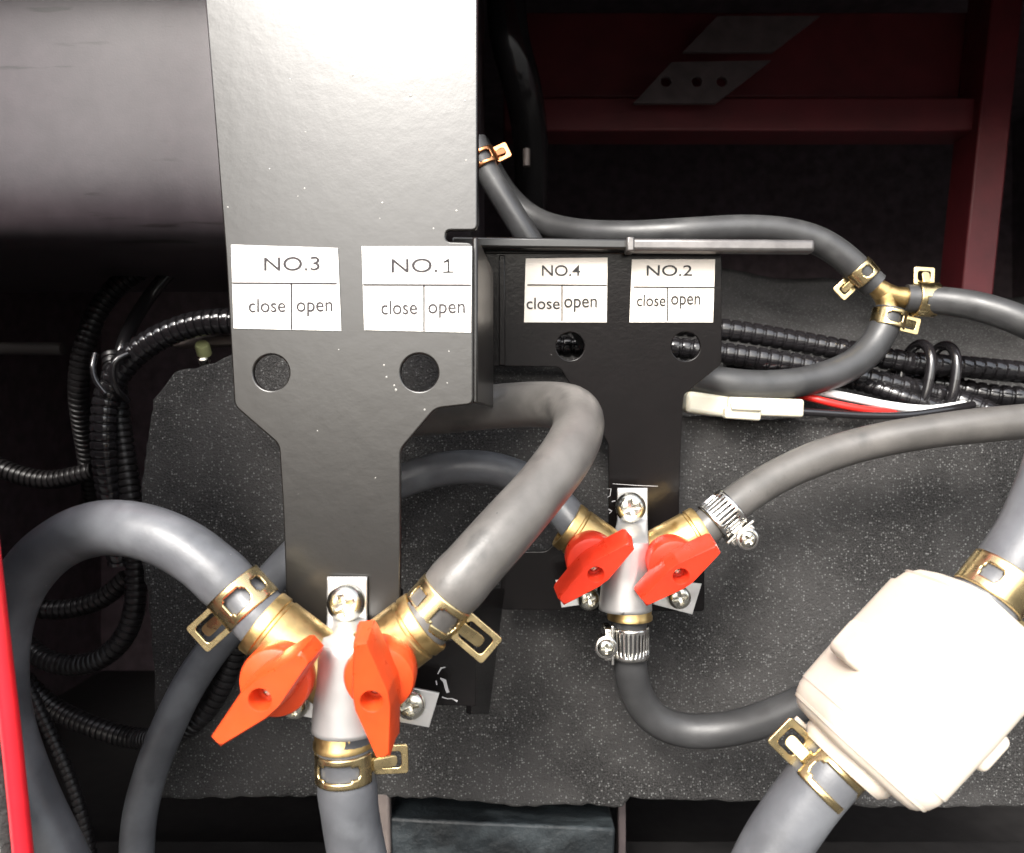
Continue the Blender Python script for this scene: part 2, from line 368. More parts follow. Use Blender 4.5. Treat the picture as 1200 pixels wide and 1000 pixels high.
# ---------------------------------------------------------------- background: tank, red frame, ducts
TO = W(60, 150, 5.2)
tk = empty('air_tank', TO); tag(tk, 'big grey-black tank with scuffed paint at the top of the compartment', 'tank')
bm = bmesh.new(); rows = []
for x, k in ((-5.2, .6), (-5.1, .9), (-4.9, 1), (-.38, 1), (-.30, .97), (-.26, .9)):
    row = []
    for q in range(192):
        a = 2 * math.pi * q / 192; c, s_ = math.cos(a), math.sin(a); p = 11
        row.append(bm.verts.new((x, 6.25 - 1.15 * k * math.copysign(abs(c) ** (2 / p), c), 3.02 + 1.78 * k * math.copysign(abs(s_) ** (2 / p), s_))))
    rows.append(row)
for a, b in zip(rows, rows[1:]):
    for k in range(192): bm.faces.new((a[k], a[(k + 1) % 192], b[(k + 1) % 192], b[k]))
bm.faces.new(rows[0]); bm.faces.new(rows[-1][::-1])
obj('shell', bm, 'tank', tk, Matrix.Translation(-TO))
fr = empty('red_frame', W(900, 160, 8)); tag(fr, 'dark red steel frame of crossbeam and upright deep in the compartment', 'frame')
IN = Matrix.Translation(-W(900, 160, 8))
def bar(p, q, w, t):
    p, q = Vector(p), Vector(q); z = (q - p); m = frame((p + q) / 2, z, (1, 0, 0) if abs(z.normalized().x) < .8 else (0, 0, 1))
    bm = bmesh.new(); bmesh.ops.create_cube(bm, size=1, matrix=m @ Matrix.Diagonal((w, t, z.length, 1))); return bm
obj('crossbeam', bar(W(590, 143, 8), W(1145, 143, 8), S(38, 8), .4), 'red_frame', fr, IN, bevel=.02)
obj('upper_beam', bar(W(590, 72, 8.3), W(1150, 72, 8.3), S(98, 8.3), .3), 'red_frame', fr, IN, bevel=.02)
obj('upright', bar(W(1172, -60, 7.9), W(1130, 350, 7.9), S(36, 7.9), .45), 'red_frame', fr, IN, bevel=.02)
gp = Plane(7.6, 90)
me = plate_mesh('perforated_plate', gp.poly([(742, 122), (786, 74), (903, 72), (838, 122)]), [gp.circ(780, 97, 6, 20), gp.circ(816, 97, 6, 20), gp.circ(845, 97, 6, 20)], .05, .004)
tag(obj('perforated_plate', me, 'galv', mtx=gp.m), 'slanted pale grey plate with three holes on the red crossbeam', 'metal plate')
tag(obj('perforated_plate', plate_mesh('perforated_plate', gp.poly([(800, 62), (840, 20), (960, 20), (905, 62)]), (), .05, .004), 'galv', mtx=gp.m), 'plain pale grey plate at the top edge above the holed plate', 'metal plate')
hose('rubber_duct', [(592, -60, 6.6), (596, 40, 6.6), (612, 100, 6.8), (622, 170, 7.4), (622, 260, 8.2)], .17, 'conduit', 'thick black duct hanging in shadow beside the left bracket', 'duct')
tag(obj('locating_pin', sweep(pix([(617, 175, 6.5), (617, 195, 6.5)]), .03), 'brownsteel'), 'tiny grey pin standing in the dark beside the black duct', 'pin')

# ---------------------------------------------------------------- brackets
LP = Plane(3.70, 400, 0, -4)
lb = tag(empty('mounting_bracket', mtx=LP.m), 'large glossy black sheet bracket with NO.3 and NO.1 stickers', 'bracket')
outl = [(236, -70), (560, -70), (560, 271), (523, 271), (523, 284), (555, 285), (555, 474), (511, 479), (470, 527), (470, 745), (338, 745), (333, 600), (328, 521), (276, 476), (266, 300)]
me = plate_mesh('face_plate', rounded(LP.poly(outl), .03, 4), [LP.circ(319, 437, 21), LP.circ(492, 437, 22)], .03, .008, 3)
obj('face_plate', me, 'paint', lb)
def lbox(parent, P, px0, px1, py0, py1, z0, z1, m, name, bev=.006):
    a, b = P.uv(px0, py1), P.uv(px1, py0)
    bm = box(bmesh.new(), ((a[0] + b[0]) / 2, (a[1] + b[1]) / 2, (z0 + z1) / 2), (b[0] - a[0], b[1] - a[1], z1 - z0)); return obj(name, bm, m, parent, bevel=bev)
# right return flange (bent back) and lower foot
bm = box(bmesh.new(), (LP.uv(553, 0)[0] + .012, (LP.uv(0, 286)[1] + LP.uv(0, 474)[1]) / 2, -.42), (.028, LP.uv(0, 286)[1] - LP.uv(0, 474)[1], .80)); obj('side_flange', bm, 'paint', lb, bevel=.01)
bm = box(bmesh.new(), (LP.uv(555, 0)[0], (LP.uv(0, -70)[1] + LP.uv(0, 270)[1]) / 2, -.06), (.028, LP.uv(0, -70)[1] - LP.uv(0, 270)[1], .1)); obj('upper_flange', bm, 'paint', lb, bevel=.01)
lbox(lb, LP, 400, 552, 764, 842, -.24, -.20, 'paint_dull', 'foot_plate')
lbox(lb, LP, 400, 462, 700, 830, -.20, -.02, 'paint_dull', 'standoff')
bm = bmesh.new()
q = [LP.inv @ W(*p) for p in ((552, 690, 4.0), (592, 690, 4.9), (573, 838, 4.9), (552, 838, 4.0))]
q2 = [v + Vector((-.03, 0, -.02)) for v in q]
A = [bm.verts.new(v) for v in q]; B = [bm.verts.new(v) for v in q2]
bm.faces.new(A); bm.faces.new(B[::-1])
for k in range(4): bm.faces.new((A[k], A[(k + 1) % 4], B[(k + 1) % 4], B[k]))
obj('foot_rib', bm, 'paint_dull', lb, bevel=.008)

RP = Plane(4.90, 400, 7)                    # leans: its top comes towards the viewer
rb = tag(empty('mounting_bracket', mtx=RP.m), 'smaller matt black bracket further back with NO.4 and NO.2 stickers', 'bracket')
outr = [(563, 297), (845, 297), (845, 427), (800, 463), (796, 560), (795, 652), (825, 656), (825, 716), (587, 714), (587, 646), (640, 646), (660, 626), (713, 626), (713, 520), (655, 430), (563, 429)]
me = plate_mesh('face_plate', rounded(RP.poly(outr), .03, 4), [RP.circ(668, 406, 16.5), RP.circ(803, 406, 17)], .03, .006, 3)
obj('face_plate', me, 'paint_dull', rb)
bm = box(bmesh.new(), (RP.uv(845, 0)[0] , (RP.uv(0, 297)[1] + RP.uv(0, 427)[1]) / 2, -.1), (.022, RP.uv(0, 297)[1] - RP.uv(0, 427)[1], .19)); obj('side_flange', bm, 'paint', rb, bevel=.006)
lbox(rb, RP, 585, 592, 300, 428, .016, .05, 'paint_dull', 'stiffening_rib')
lbox(rb, RP, 562, 846, 283, 298, -.03, .02, 'paint_dull', 'top_flange')
rl = tag(empty('support_rail', W(740, 288, 4.75)), 'worn grey metal rail running along the top of the smaller bracket', 'rail')
Ri = Matrix.Translation(-W(740, 288, 4.75))
obj('grey_bar', bar(W(736, 288.5, 4.72), W(952, 290, 4.72), S(15, 4.72), .10), 'rail', rl, Ri, bevel=.022, seg=3)
obj('black_bar', bar(W(530, 285.5, 4.75), W(736, 288, 4.75), S(13, 4.72), .09), 'paint', rl, Ri, bevel=.016, seg=3)
obj('joint_sleeve', bar(W(733, 288.3, 4.71), W(742, 288.4, 4.71), S(17, 4.72), .115), 'rail', rl, Ri, bevel=.01)

def scuff(P, parent, pts, lift, w, name='scuff_mark'):
    p = [Vector((*P.uv(x, y, lift), lift)) for x, y in pts]; bm = bmesh.new(); L_ = []
    for i, q in enumerate(p):
        t = (p[min(i + 1, len(p) - 1)] - p[max(i - 1, 0)]).normalized(); n_ = Vector((-t.y, t.x, 0)) * w * random.uniform(.3, 1.2)
        L_.append((bm.verts.new(q + n_), bm.verts.new(q - n_)))
    for a_, b_ in zip(L_, L_[1:]): bm.faces.new((a_[0], a_[1], b_[1], b_[0]))
    obj(name, bm, 'scuff', parent, smooth=False)
for pts, w_ in (([(513, 790), (517, 783), (522, 782)], .004), ([(516, 795), (521, 798), (523, 806), (525, 812)], .008), ([(511, 798), (512, 803)], .006), ([(518, 817), (524, 819), (530, 819), (536, 822)], .007)):
    scuff(LP, lb, pts, -.197, w_)
for pts, w_ in (([(718, 567), (745, 569), (771, 570)], .0025), ([(711, 573), (716, 573), (715, 581), (712, 583)], .003), ([(717, 588), (721, 587)], .004), ([(713, 597), (717, 599), (714, 602)], .004)):
    scuff(RP, rb, pts, .0165, w_)

nm = lathe([(.010, 0), (.0085, .004), (.004, .0065), (.001, .007)], 10); nib = bpy.data.meshes.new('paint_nib'); bmesh.ops.recalc_face_normals(nm, faces=nm.faces); nm.to_mesh(nib); nm.free(); nib.materials.append(M['nib'])
for p in nib.polygons: p.use_smooth = True
for x, y, k in ((340, 93, 1), (413, 88, 1.3), (357, 221, 1), (448, 238, 1.2), (535, 247, 1.2), (508, 268, 1), (267, 243, .9), (481, 112, 1.6), (316, 198, .8), (546, 188, 1), (358, 155, .8), (349, 230, .7), (445, 256, .7), (450, 428, 1), (453, 442, 1), (464, 457, 1.3), (462, 452, 1), (526, 412, .8), (524, 449, .7), (545, 118, 1), (372, 505, .7), (440, 560, .7), (296, 332, .7), (397, 410, .7)):
    q = LP.uv(x, y, .015); obj('paint_nib', nib, None, lb, T(q[0], q[1], .0145) @ Matrix.Diagonal((k * .5, k * .5, k * .35, 1)))

# ---------------------------------------------------------------- stickers
def text_mesh(body, name, th=.004, bold=0):
    cu = bpy.data.curves.new(name, 'FONT'); cu.body = body; cu.size = 1; cu.offset = bold
    o = bpy.data.objects.new(name, cu); COL.objects.link(o); dg = bpy.context.evaluated_depsgraph_get()
    me = bpy.data.meshes.new_from_object(o.evaluated_get(dg)); bpy.data.objects.remove(o); me.materials.clear(); return me
def sticker(P, corners, hy, vx, num, texts, lift, pm, ink, label, bold=0, lw=1.5):
    o = obj('sticker', plate_mesh('sticker', P.poly(corners, lift), (), .006, .001, 1), pm, None, P.m @ T(0, 0, lift)); tag(o, label, 'sticker', 'valve position stickers')
    def line(x0, y0, x1, y1, n):
        a, b = Vector(P.uv(x0, y0, lift)), Vector(P.uv(x1, y1, lift)); v = b - a; m = Matrix.Rotation(math.atan2(v.y, v.x), 3, 'Z')
        bm = box(bmesh.new(), ((a.x + b.x) / 2, (a.y + b.y) / 2, .0065), (v.length, lw * .0045, .003), m); obj(n, bm, ink, o, smooth=False)
    line(corners[0][0] + 2, hy, corners[1][0] - 1, hy + .5, 'rule_line'); line(vx, hy, vx, corners[2][1] - 2, 'rule_line')
    items = ((num[0], num[1]),) + tuple(texts)
    if num[0] == 'NO.1':
        x0, y0, x1, y1 = num[1]; items = (('NO.', (x0, y0, x1 - 19, y1)), ('1', (x1 - 13, y0 + .5, x1, y1))) + tuple(texts)
    for body, (x0, y0, x1, y1) in items:
        if body == '1': me = plate_mesh('lettering', [(0, 0), (1, 0), (1, .09), (.58, .09), (.58, 1), (.46, 1), (.30, .88), (.06, .80), (.06, .70), (.44, .80), (.44, .09), (0, .09)], (), .004, .0005, 0)
        else: me = text_mesh(body, 'lettering', bold=bold if body[0] != 'N' else bold * .6)
        xs = [v.co.x for v in me.vertices]; ys = [v.co.y for v in me.vertices]
        a, b = P.uv(x0, y1, lift), P.uv(x1, y0, lift); sx = (b[0] - a[0]) / (max(xs) - min(xs)); sy = (b[1] - a[1]) / (max(ys) - min(ys))
        for v in me.vertices: v.co = ((v.co.x - min(xs)) * sx + a[0], (v.co.y - min(ys)) * sy + a[1], .0068)
        obj('lettering', me, ink, o, smooth=False)
sticker(LP, [(271, 287), (396, 291), (400, 388), (274, 385)], 332, 342, ('NO.3', (310, 301, 375, 318)), (('close', (292, 350, 335, 366.5)), ('open', (348, 354, 390, 371))), .019, 'paper', 'ink_glare', 'white sticker reading NO.3 above the left hole of the large bracket', .004)
sticker(LP, [(424, 289), (553, 289), (552, 390), (427, 387)], 334, 497, ('NO.1', (459, 303, 532, 320)), (('close', (447, 352, 489, 369)), ('open', (502, 356, 545, 373))), .019, 'paper', 'ink_glare', 'white sticker reading NO.1 above the right hole of the large bracket', .004)
sticker(RP, [(616, 303), (712, 302), (711, 378), (614, 378)], 334, 658.5, ('NO.4', (635, 311, 680, 323.5)), (('close', (617, 349, 656, 362.5)), ('open', (661, 350, 699.5, 365.5))), .019, 'paper_cream', 'ink', 'cream sticker reading NO.4 above the left hole of the smaller bracket', .006)
sticker(RP, [(740.5, 304), (838, 304), (835.5, 378), (737.5, 378)], 336.5, 782, ('NO.2', (757.5, 311, 811, 323.5)), (('close', (746, 345.5, 780, 359)), ('open', (786, 347, 820.5, 362))), .019, 'paper_cream', 'ink', 'cream sticker reading NO.2 with shiny corner, above the right hole of the smaller bracket', .006)

# ---------------------------------------------------------------- three-way valves
def handle(parent_label, pos, axis, along, m, s=1.):
    """butterfly tap handle: round skirt + long bevelled wing with a sunk screw"""
    e = tag(empty('tap_handle', mtx=frame(pos, axis, along) @ Matrix.Scale(s, 4)), parent_label, 'tap handle', 'orange tap handles')
    obj('skirt', lathe([(.10, -.10), (.145, -.10), (.158, -.05), (.158, .03), (.150, .048), (.13, .056), (.02, .062)], 48), m, e)
    def hexa(hl, mw, ew): return [(-hl, -ew), (-.035, -mw), (.035, -mw), (hl, -ew * .6), (hl, ew), (.035, mw), (-.035, mw), (-hl, ew * .6)]
    lays = [(hexa(.280, .092, .050), .05), (hexa(.264, .077, .036), .212), (hexa(.257, .071, .030), .222)]
    angs = sorted(set([2 * math.pi * k / 96 for k in range(96)] + [math.atan2(y, x) % (2 * math.pi) for x, y in lays[1][0]]))
    def ray(poly, a):
        c, s_ = math.cos(a), math.sin(a); best = 9
        for (x0, y0), (x1, y1) in zip(poly, poly[1:] + poly[:1]):
            dx, dy = x1 - x0, y1 - y0; den = c * dy - s_ * dx
            if abs(den) < 1e-9: continue
            t = (x0 * dy - y0 * dx) / den; u = (x0 * s_ - y0 * c) / den
            if t > 0 and -1e-6 <= u <= 1 + 1e-6: best = min(best, t)
        return best
    wb = bmesh.new(); LV = [[wb.verts.new((ray(p, a) * math.cos(a), ray(p, a) * math.sin(a), z)) for a in angs] for p, z in lays]
    LV += [[wb.verts.new((q * math.cos(a), q * math.sin(a), z)) for a in angs] for q, z in ((.050, .222), (.046, .217), (.044, .11))]
    for A_, B_ in zip(LV, LV[1:]):
        for k in range(len(angs)): wb.faces.new((A_[k], A_[(k + 1) % len(angs)], B_[(k + 1) % len(angs)], B_[k]))
    wb.faces.new(LV[-1])
    obj('wing', wb, m, e)
    screw(e, T(0, 0, .111), .55)
    return e
def valve(cx, cy, d, plane_d, ends, r, label, strap_label, low, tabs, topw, sw, scr, names):
    """brass body with two arms and a lower stub, held by an aluminium saddle"""
    v = tag(empty('three_way_valve', W(cx, cy, d)), label, 'valve', 'brass three way valves'); inv = Matrix.Translation(-W(cx, cy, d))
    c = W(cx, cy, d)
    for ex, ey, ed in ends:
        p = W(ex, ey, ed); ax = p - c; L = ax.length; u = ax.normalized()
        prof = [(.02, .0), (r * .97, .0), (r * .98, L * .30), (r, L * .5), (r, L - .075), (r * .955, L - .068), (r * .955, L - .056), (r * 1.01, L - .05), (r * 1.01, L - .008), (r * .98, L), (r * .8, L), (r * .75, L - .03)]
        obj('arm', lathe(prof, 48, mtx=frame(c, u, (0, 1, 0))), 'brass', v, inv)
    lz = (W(cx, cy, d) - W(low[0], low[1], d)).length
    prof = [(.02, .12), (r * .85, .10), (r * .9, 0), (r * .86, -lz + .03), (r * .9, -lz + .02), (r * .9, -lz), (.05, -lz)]
    obj('body', lathe(prof, 48, mtx=frame(c, c - W(low[0], low[1], d), (0, 1, 0))), 'brass', v, inv)
    # saddle strap
    st = tag(empty('saddle_clamp', W(*strap_label[1], plane_d)), strap_label[0], 'saddle clamp', 'aluminium saddle clamps'); si = Matrix.Translation(-W(*strap_label[1], plane_d))
    bm = bmesh.new(); NA = 20; rows = []
    (tx, ty0, ty1), (bx, by) = topw, sw
    NR = 36
    for i in range(NR + 1):
        t = i / NR; py = ty0 + (by - ty0) * t
        k = max(0, min(1, (py - ty1) / ((by - ty1) * .55))); k = k * k * (3 - 2 * k)
        kd = max(0, min(1, (py - ty1) / ((by - ty1) * .30))); kd = kd * kd * (3 - 2 * kd)
        cxp = tx + (bx - tx) * k; dep = (plane_d - .03) * (1 - kd) + (d - r - .05) * kd
        hw = .095 * (1 - k) + r * (.80 + .2 * max(0, t * 2 - 1)) * k; row = []
        for j in range(NA + 1):
            a = (j / NA - .5) * 2; ang = a * R(86) * k
            base = W(cxp, py, dep)
            if k > .02:
                rr = hw / math.sin(max(R(86) * k, .001)); x = rr * math.sin(ang); y = rr * (1 - math.cos(ang))
            else: x = a * hw; y = 0
            row.append(bm.verts.new(base + Vector((x, min(y, .22), 0))))
        rows.append(row)
    for a, b in zip(rows, rows[1:]):
        for j in range(NA): bm.faces.new((a[j], a[j + 1], b[j + 1], b[j]))
    obj('strap', bm, 'alu', st, si, solid=.016)
    for poly in tabs:
        P = Plane(plane_d - .01, 800); me = plate_mesh('tab', P.poly(poly), (), .018, .003); obj('tab', me, 'alu', st, si @ P.m)
    for sx, sy, sd, s_ in scr:
        screw(st, si @ frame(W(sx, sy, sd), (0, -1, 0), (1, random.uniform(-.4, .4), .3)), s_)
    return v
DL, DR = 3.45, 4.66
valve(402, 800, DL, 3.69, [(306, 727, DL), (499, 727, DL)], .150, 'brass three-way valve below the large bracket',
      ('bright aluminium saddle clamp screwed to the large bracket', (405, 700)), (403, 873), [[(455, 800), (515, 812), (503, 852), (448, 842)], [(338, 812), (372, 805), (372, 842), (332, 835)]],
      (407, 676, 722), (399, 869), [(405, 707, 3.63, 1.62), (481, 826, 3.66, 1.30), (345, 826, 3.66, 1.25)], None)
valve(738, 668, DR, 4.86, [(664, 615, DR), (824, 621, DR)], .152, 'brass three-way valve below the smaller bracket',
      ('satin aluminium saddle clamp screwed to the smaller bracket', (740, 600)), (738, 725), [[(772, 678), (822, 684), (811, 720), (765, 708)], [(651, 680), (700, 674), (700, 706), (658, 712)]],
      (741, 572, 606), (737, 721), [(739, 595, 4.76, 1.72), (796, 700, 4.82, 1.35), (690, 702, 4.82, 1.3)], None)
def pxdir(a, b, d): return (W(b[0], b[1], d) - W(a[0], a[1], d))
handle('orange tap handle pointing down-left on the left arm of the lower valve', W(325, 796, 3.26), (-.02, -1, -.06), pxdir((262, 862), (366, 768), 3.3), 'orange', .96)
handle('orange tap handle pointing straight down over the lower valve', W(446, 790, 3.26), (.0, -1, -.20), pxdir((446, 890), (431, 760), 3.3), 'orange', .96)
handle('red-orange tap handle under the thick hose bend on the upper valve', W(693, 655, 4.46), (.02, -1, -.25), pxdir((662, 705), (738, 640), 4.4), 'red_plastic', .96)
handle('red-orange tap handle beside the steel clamp on the upper valve', W(788, 659, 4.46), (.02, -1, -.2), pxdir((758, 705), (838, 645), 4.4), 'red_plastic', .96)

# ---------------------------------------------------------------- hoses
hose('hose', [(318, 735, 3.45), (300, 720, 3.45), (262, 678, 3.48), (210, 637, 3.5), (150, 618, 3.55), (98, 622, 3.65), (50, 650, 3.75), (14, 700, 3.8), (-2, 770, 3.8), (4, 850, 3.75), (28, 920, 3.7), (58, 985, 3.7), (90, 1060, 3.7), (120, 1200, 3.8), (140, 1440, 4.0)], .128, 'hose_blue', 'thick blue-grey hose arching from the lower valve to the left edge', group='rubber hoses', pinch=.19)
hose('hose', [(488, 738, 3.45), (511, 712, 3.45), (550, 668, 3.48), (600, 612, 3.6), (645, 560, 3.75), (675, 515, 3.95), (677, 483, 4.2), (645, 474, 4.45), (600, 475, 4.6), (545, 480, 4.7), (480, 486, 4.8), (400, 492, 4.9), (330, 500, 5.0)], .136, 'hose_pale', 'thick dusty hose looping up from the lower valve and back behind the bracket', group='rubber hoses', pinch=.15)
hose('hose', [(404, 855, 3.45), (405, 900, 3.45), (408, 940, 3.45), (416, 990, 3.5), (430, 1060, 3.6), (450, 1200, 3.8), (460, 1420, 4.0)], .130, 'hose_blue', 'short thick hose hanging straight down from the lower valve', group='rubber hoses', pinch=.15)
hose('hose', [(685, 628, 4.66), (668, 607, 4.7), (645, 582, 4.8), (608, 558, 4.95), (565, 547, 5.0), (520, 549, 5.0), (475, 562, 5.05), (400, 600, 5.1), (332, 664, 5.1), (280, 725, 5.1), (232, 785, 5.1), (198, 850, 5.1), (172, 920, 5.1), (160, 1000, 5.1), (170, 1180, 5.0)], .110, 'hose_blue', 'thin grey hose passing behind the large bracket and down to the left', group='rubber hoses')
hose('hose', [(805, 638, 4.66), (828, 618, 4.66), (855, 594, 4.68), (900, 564, 4.75), (960, 536, 4.8), (1030, 516, 4.8), (1110, 503, 4.75), (1200, 494, 4.7), (1300, 488, 4.7)], .108, 'hose_pale', 'grey hose running from the upper valve to the right edge', group='rubber hoses')
hose('hose', [(738, 715, 4.66), (738, 750, 4.66), (738, 785, 4.7), (746, 818, 4.8), (768, 846, 4.85), (805, 858, 4.85), (855, 855, 4.8), (905, 840, 4.7), (960, 815, 4.6), (1040, 770, 4.5), (1120, 730, 4.5)], .098, 'hose', 'grey hose sagging from the upper valve to behind the white filter', group='rubber hoses', rad=lambda s, L: .104 - .012 * math.exp(-((s - .22) / .1) ** 2))
hose('hose', [(1043, 362, 5.5), (1041, 374, 5.5), (1028, 402, 5.5), (1000, 428, 5.45), (955, 445, 5.4), (900, 452, 5.35), (850, 449, 5.3), (800, 440, 5.4), (745, 430, 5.6), (700, 428, 5.9)], .105, 'hose', 'grey hose curving down from the brass joint across the conduits', group='rubber hoses')
hose('hose', [(1025, 335, 5.5), (1018, 330, 5.5), (993, 304, 5.5), (960, 282, 5.5), (915, 270, 5.5), (860, 268, 5.5), (800, 272, 5.5), (730, 275, 5.6), (670, 271, 5.8), (625, 258, 6.0), (590, 225, 6.1), (560, 170, 6.2)], .098, 'hose', 'long dark hose running from the brass joint above the metal rail', group='rubber hoses')
hose('hose', [(1061, 350, 5.5), (1080, 351, 5.5), (1120, 354, 5.4), (1165, 364, 5.3), (1210, 382, 5.2), (1280, 420, 5.2)], .100, 'hose', 'grey hose leaving the brass joint for the right edge', group='rubber hoses')
hose('hose', [(556, 165, 5.3), (567, 195, 5.3), (588, 230, 5.3), (618, 278, 5.3), (650, 330, 5.4), (690, 400, 5.8)], .085, 'hose', 'dark hose under the copper clip dropping behind the smaller bracket', group='rubber hoses')
hose('hose', [(1035, 838, 3.28), (1000, 876, 3.28), (962, 915, 3.28), (930, 958, 3.3), (900, 1005, 3.3), (875, 1070, 3.3), (850, 1200, 3.5), (840, 1440, 3.9)], .136, 'hose_blue', 'thick grey hose below the white filter at the bottom edge', group='rubber hoses', rad=lambda s, L: .140 - .018 * math.exp(-((s - .235) / .06) ** 2))
hose('hose', [(1120, 745, 3.28), (1165, 690, 3.28), (1196, 650, 3.28), (1222, 600, 3.3), (1245, 540, 3.3), (1270, 440, 3.5), (1330, 380, 4.2)], .136, 'hose_blue', 'thick grey hose above the white filter at the right edge', group='rubber hoses', rad=lambda s, L: .138 - .012 * math.exp(-((s - .27) / .06) ** 2))

# ---------------------------------------------------------------- clamps on the hoses
def cdir(a, b, d): return (W(*b, d) - W(*a, d))
spring_clamp(W(285, 701, 3.46), cdir((300, 720), (262, 678), 3.46), cdir((285, 701), (235, 738), 3.46), .130, 'yellow spring clamp on the blue-grey hose, left of the lower valve', flip=-1, wins=((100, 26, .5, .27), (155, 14, .5, .2)))
spring_clamp(W(513, 711, 3.46), cdir((499, 727), (550, 668), 3.46), cdir((513, 711), (563, 752), 3.46), .136, 'yellow spring clamp on the thick looping hose beside the lower valve', flip=1, wins=((62, 28, .5, .28), (140, 18, .5, .22)), loop=.19)
spring_clamp(W(405, 894, 3.45), cdir((405, 860), (407, 930), 3.45), cdir((405, 894), (463, 884), 3.45), .130, 'yellow spring clamp on the hose hanging below the lower valve', flip=1, w=.13, wins=((95, 45, .5, .26), (-90, 50, .5, .28)), loop=.15)
spring_clamp(W(968, 909, 3.28), cdir((1000, 876), (962, 915), 3.28), cdir((968, 909), (925, 868), 3.28), .132, 'yellow spring clamp on the hose below the white filter', flip=-1, w=.15, wins=((86, 54, .5, .28), (-75, 40, .5, .28)), loop=.14)
spring_clamp(W(1169, 685, 3.28), cdir((1120, 745), (1165, 690), 3.28), cdir((1169, 685), (1215, 728), 3.28), .140, 'yellow spring clamp on the hose above the white filter', flip=1, w=.15, wins=((140, 16, .5, .22), (-135, 18, .5, .22)))
spring_clamp(W(1009, 321, 5.5), cdir((1018, 330), (993, 304), 5.5), cdir((1009, 321), (985, 338), 5.5), .106, 'brassy spring clamp on the upper left branch of the brass joint', w=.12, loop=.11, flip=1, wins=((90, 22, .5, .26), (-90, 22, .5, .26)))
spring_clamp(W(1083, 351, 5.5), cdir((1060, 350), (1110, 353), 5.5), cdir((1083, 351), (1080, 325), 5.5), .118, 'brassy spring clamp on the right branch of the brass joint', w=.15, loop=.12, flip=1, wins=((105, 14, .5, .22), (-90, 18, .45, .26)))
spring_clamp(W(1041, 374, 5.5), cdir((1041, 362), (1034, 392), 5.5), cdir((1041, 374), (1066, 384), 5.5), .112, 'brassy spring clamp on the lower branch of the brass joint', w=.12, loop=.13, flip=-1, wins=((90, 30, .5, .26), (-90, 30, .5, .26)))
spring_clamp(W(567, 188, 5.3), cdir((560, 175), (575, 205), 5.3), cdir((567, 188), (590, 176), 5.3), .094, 'copper-coloured spring clip on the dark hose beside the large bracket', w=.11, loop=.10, flip=1, tone='copper')
worm_clamp(W(738, 752, 4.67), cdir((738, 720), (738, 790), 4.67), cdir((738, 752), (708, 753), 4.67), .110, 'steel worm drive clamp on the sagging hose under the upper valve', w=.19, front=-1)
worm_clamp(W(847, 603, 4.67), cdir((828, 618), (862, 589), 4.67), cdir((847, 603), (868, 632), 4.67), .122, 'steel worm drive clamp on the hose right of the upper valve', w=.17, front=-1)

# brass Y joint
y = tag(empty('hose_joint', W(1038, 345, 5.5)), 'brass three-way joint linking the hoses at the right', 'hose joint'); yi = Matrix.Translation(-W(1038, 345, 5.5))
for a, r_ in (((1010, 322), .072), ((1072, 351), .072), ((1041, 372), .072)):
    c0 = W(1037, 345, 5.5); u = W(*a, 5.5) - c0; L = u.length
    obj('branch', lathe([(.02, -.05), (.07, -.03), (.078, .02), (.066, L * .35), (r_, L * .55), (r_, L), (.03, L)], 32, mtx=frame(c0, u, (0, 1, 0))), 'brass', y, yi)

# ---------------------------------------------------------------- white filter
fd = 3.28
fu = cdir((1071, 798), (1171, 687), fd).normalized(); fv = cdir((1071, 798), (1137, 858), fd).normalized()
fe = tag(empty('inline_filter', mtx=frame(W(1073, 800, fd), fu, fv)), 'large cream-white plastic filter canister with side lugs at lower right', 'filter')
H = S(114, fd); Wd = S(79, fd)
def superring(bm, rx, ry, z, n=72, p=4.2):
    out = []
    for k in range(n):
        a = 2 * math.pi * k / n; c, s = math.cos(a), math.sin(a)
        out.append(bm.verts.new((rx * math.copysign(abs(c) ** (2 / p), c), ry * math.copysign(abs(s) ** (2 / p), s), z)))
    return out
bm = bmesh.new(); rings = []
for z, k in ((-H - .01, .55), (-H, .80), (-H + .015, .86), (-H + .04, .92), (-H + .05, .945), (-H + .09, .985), (-H + .16, 1.0), (-.30, 1.005), (0, 1.015), (.30, 1.0), (H - .14, .985), (H - .06, .93), (H - .01, .82), (H + .02, .66), (H + .035, .45)):
    rings.append(superring(bm, Wd * k, .30 * k, z))
for a, b in zip(rings, rings[1:]):
    for k in range(72): bm.faces.new((a[k], a[(k + 1) % 72], b[(k + 1) % 72], b[k]))
bm.faces.new(rings[0][::-1]); bm.faces.new(rings[-1])
obj('canister', bm, 'white_plastic', fe)
for s, zz in ((-1, -.05), (1, -.02)):
    bm = box(bmesh.new(), (s * (Wd + .03), -.06, zz), (.12, .20, .185)); obj('lug', bm, 'white_plastic', fe, bevel=.036, seg=4)
for zz, nm in ((-H + .035, 'end_seam'), (H - .05, 'top_seam')):
    b2 = bmesh.new(); rr = [superring(b2, Wd * k, .30 * k, zz + dz) for dz, k in ((-.010, .86), (-.006, .918), (.006, .935), (.010, .86))]
    for a, b in zip(rr, rr[1:]):
        for k in range(72): b2.faces.new((a[k], a[(k + 1) % 72], b[(k + 1) % 72], b[k]))
    obj(nm, b2, 'white_plastic', fe)
obj('end_rim', lathe([(.15, -H - .06), (.18, -H - .06), (.20, -H - .03), (.205, -H + .03), (.15, -H + .03)], 48), 'white_plastic', fe)
bm = box(bmesh.new(), (-.15, .16, -H - .045), (.09, .02, .02)); obj('moulded_slot', bm, 'white_plastic', fe, bevel=.004)
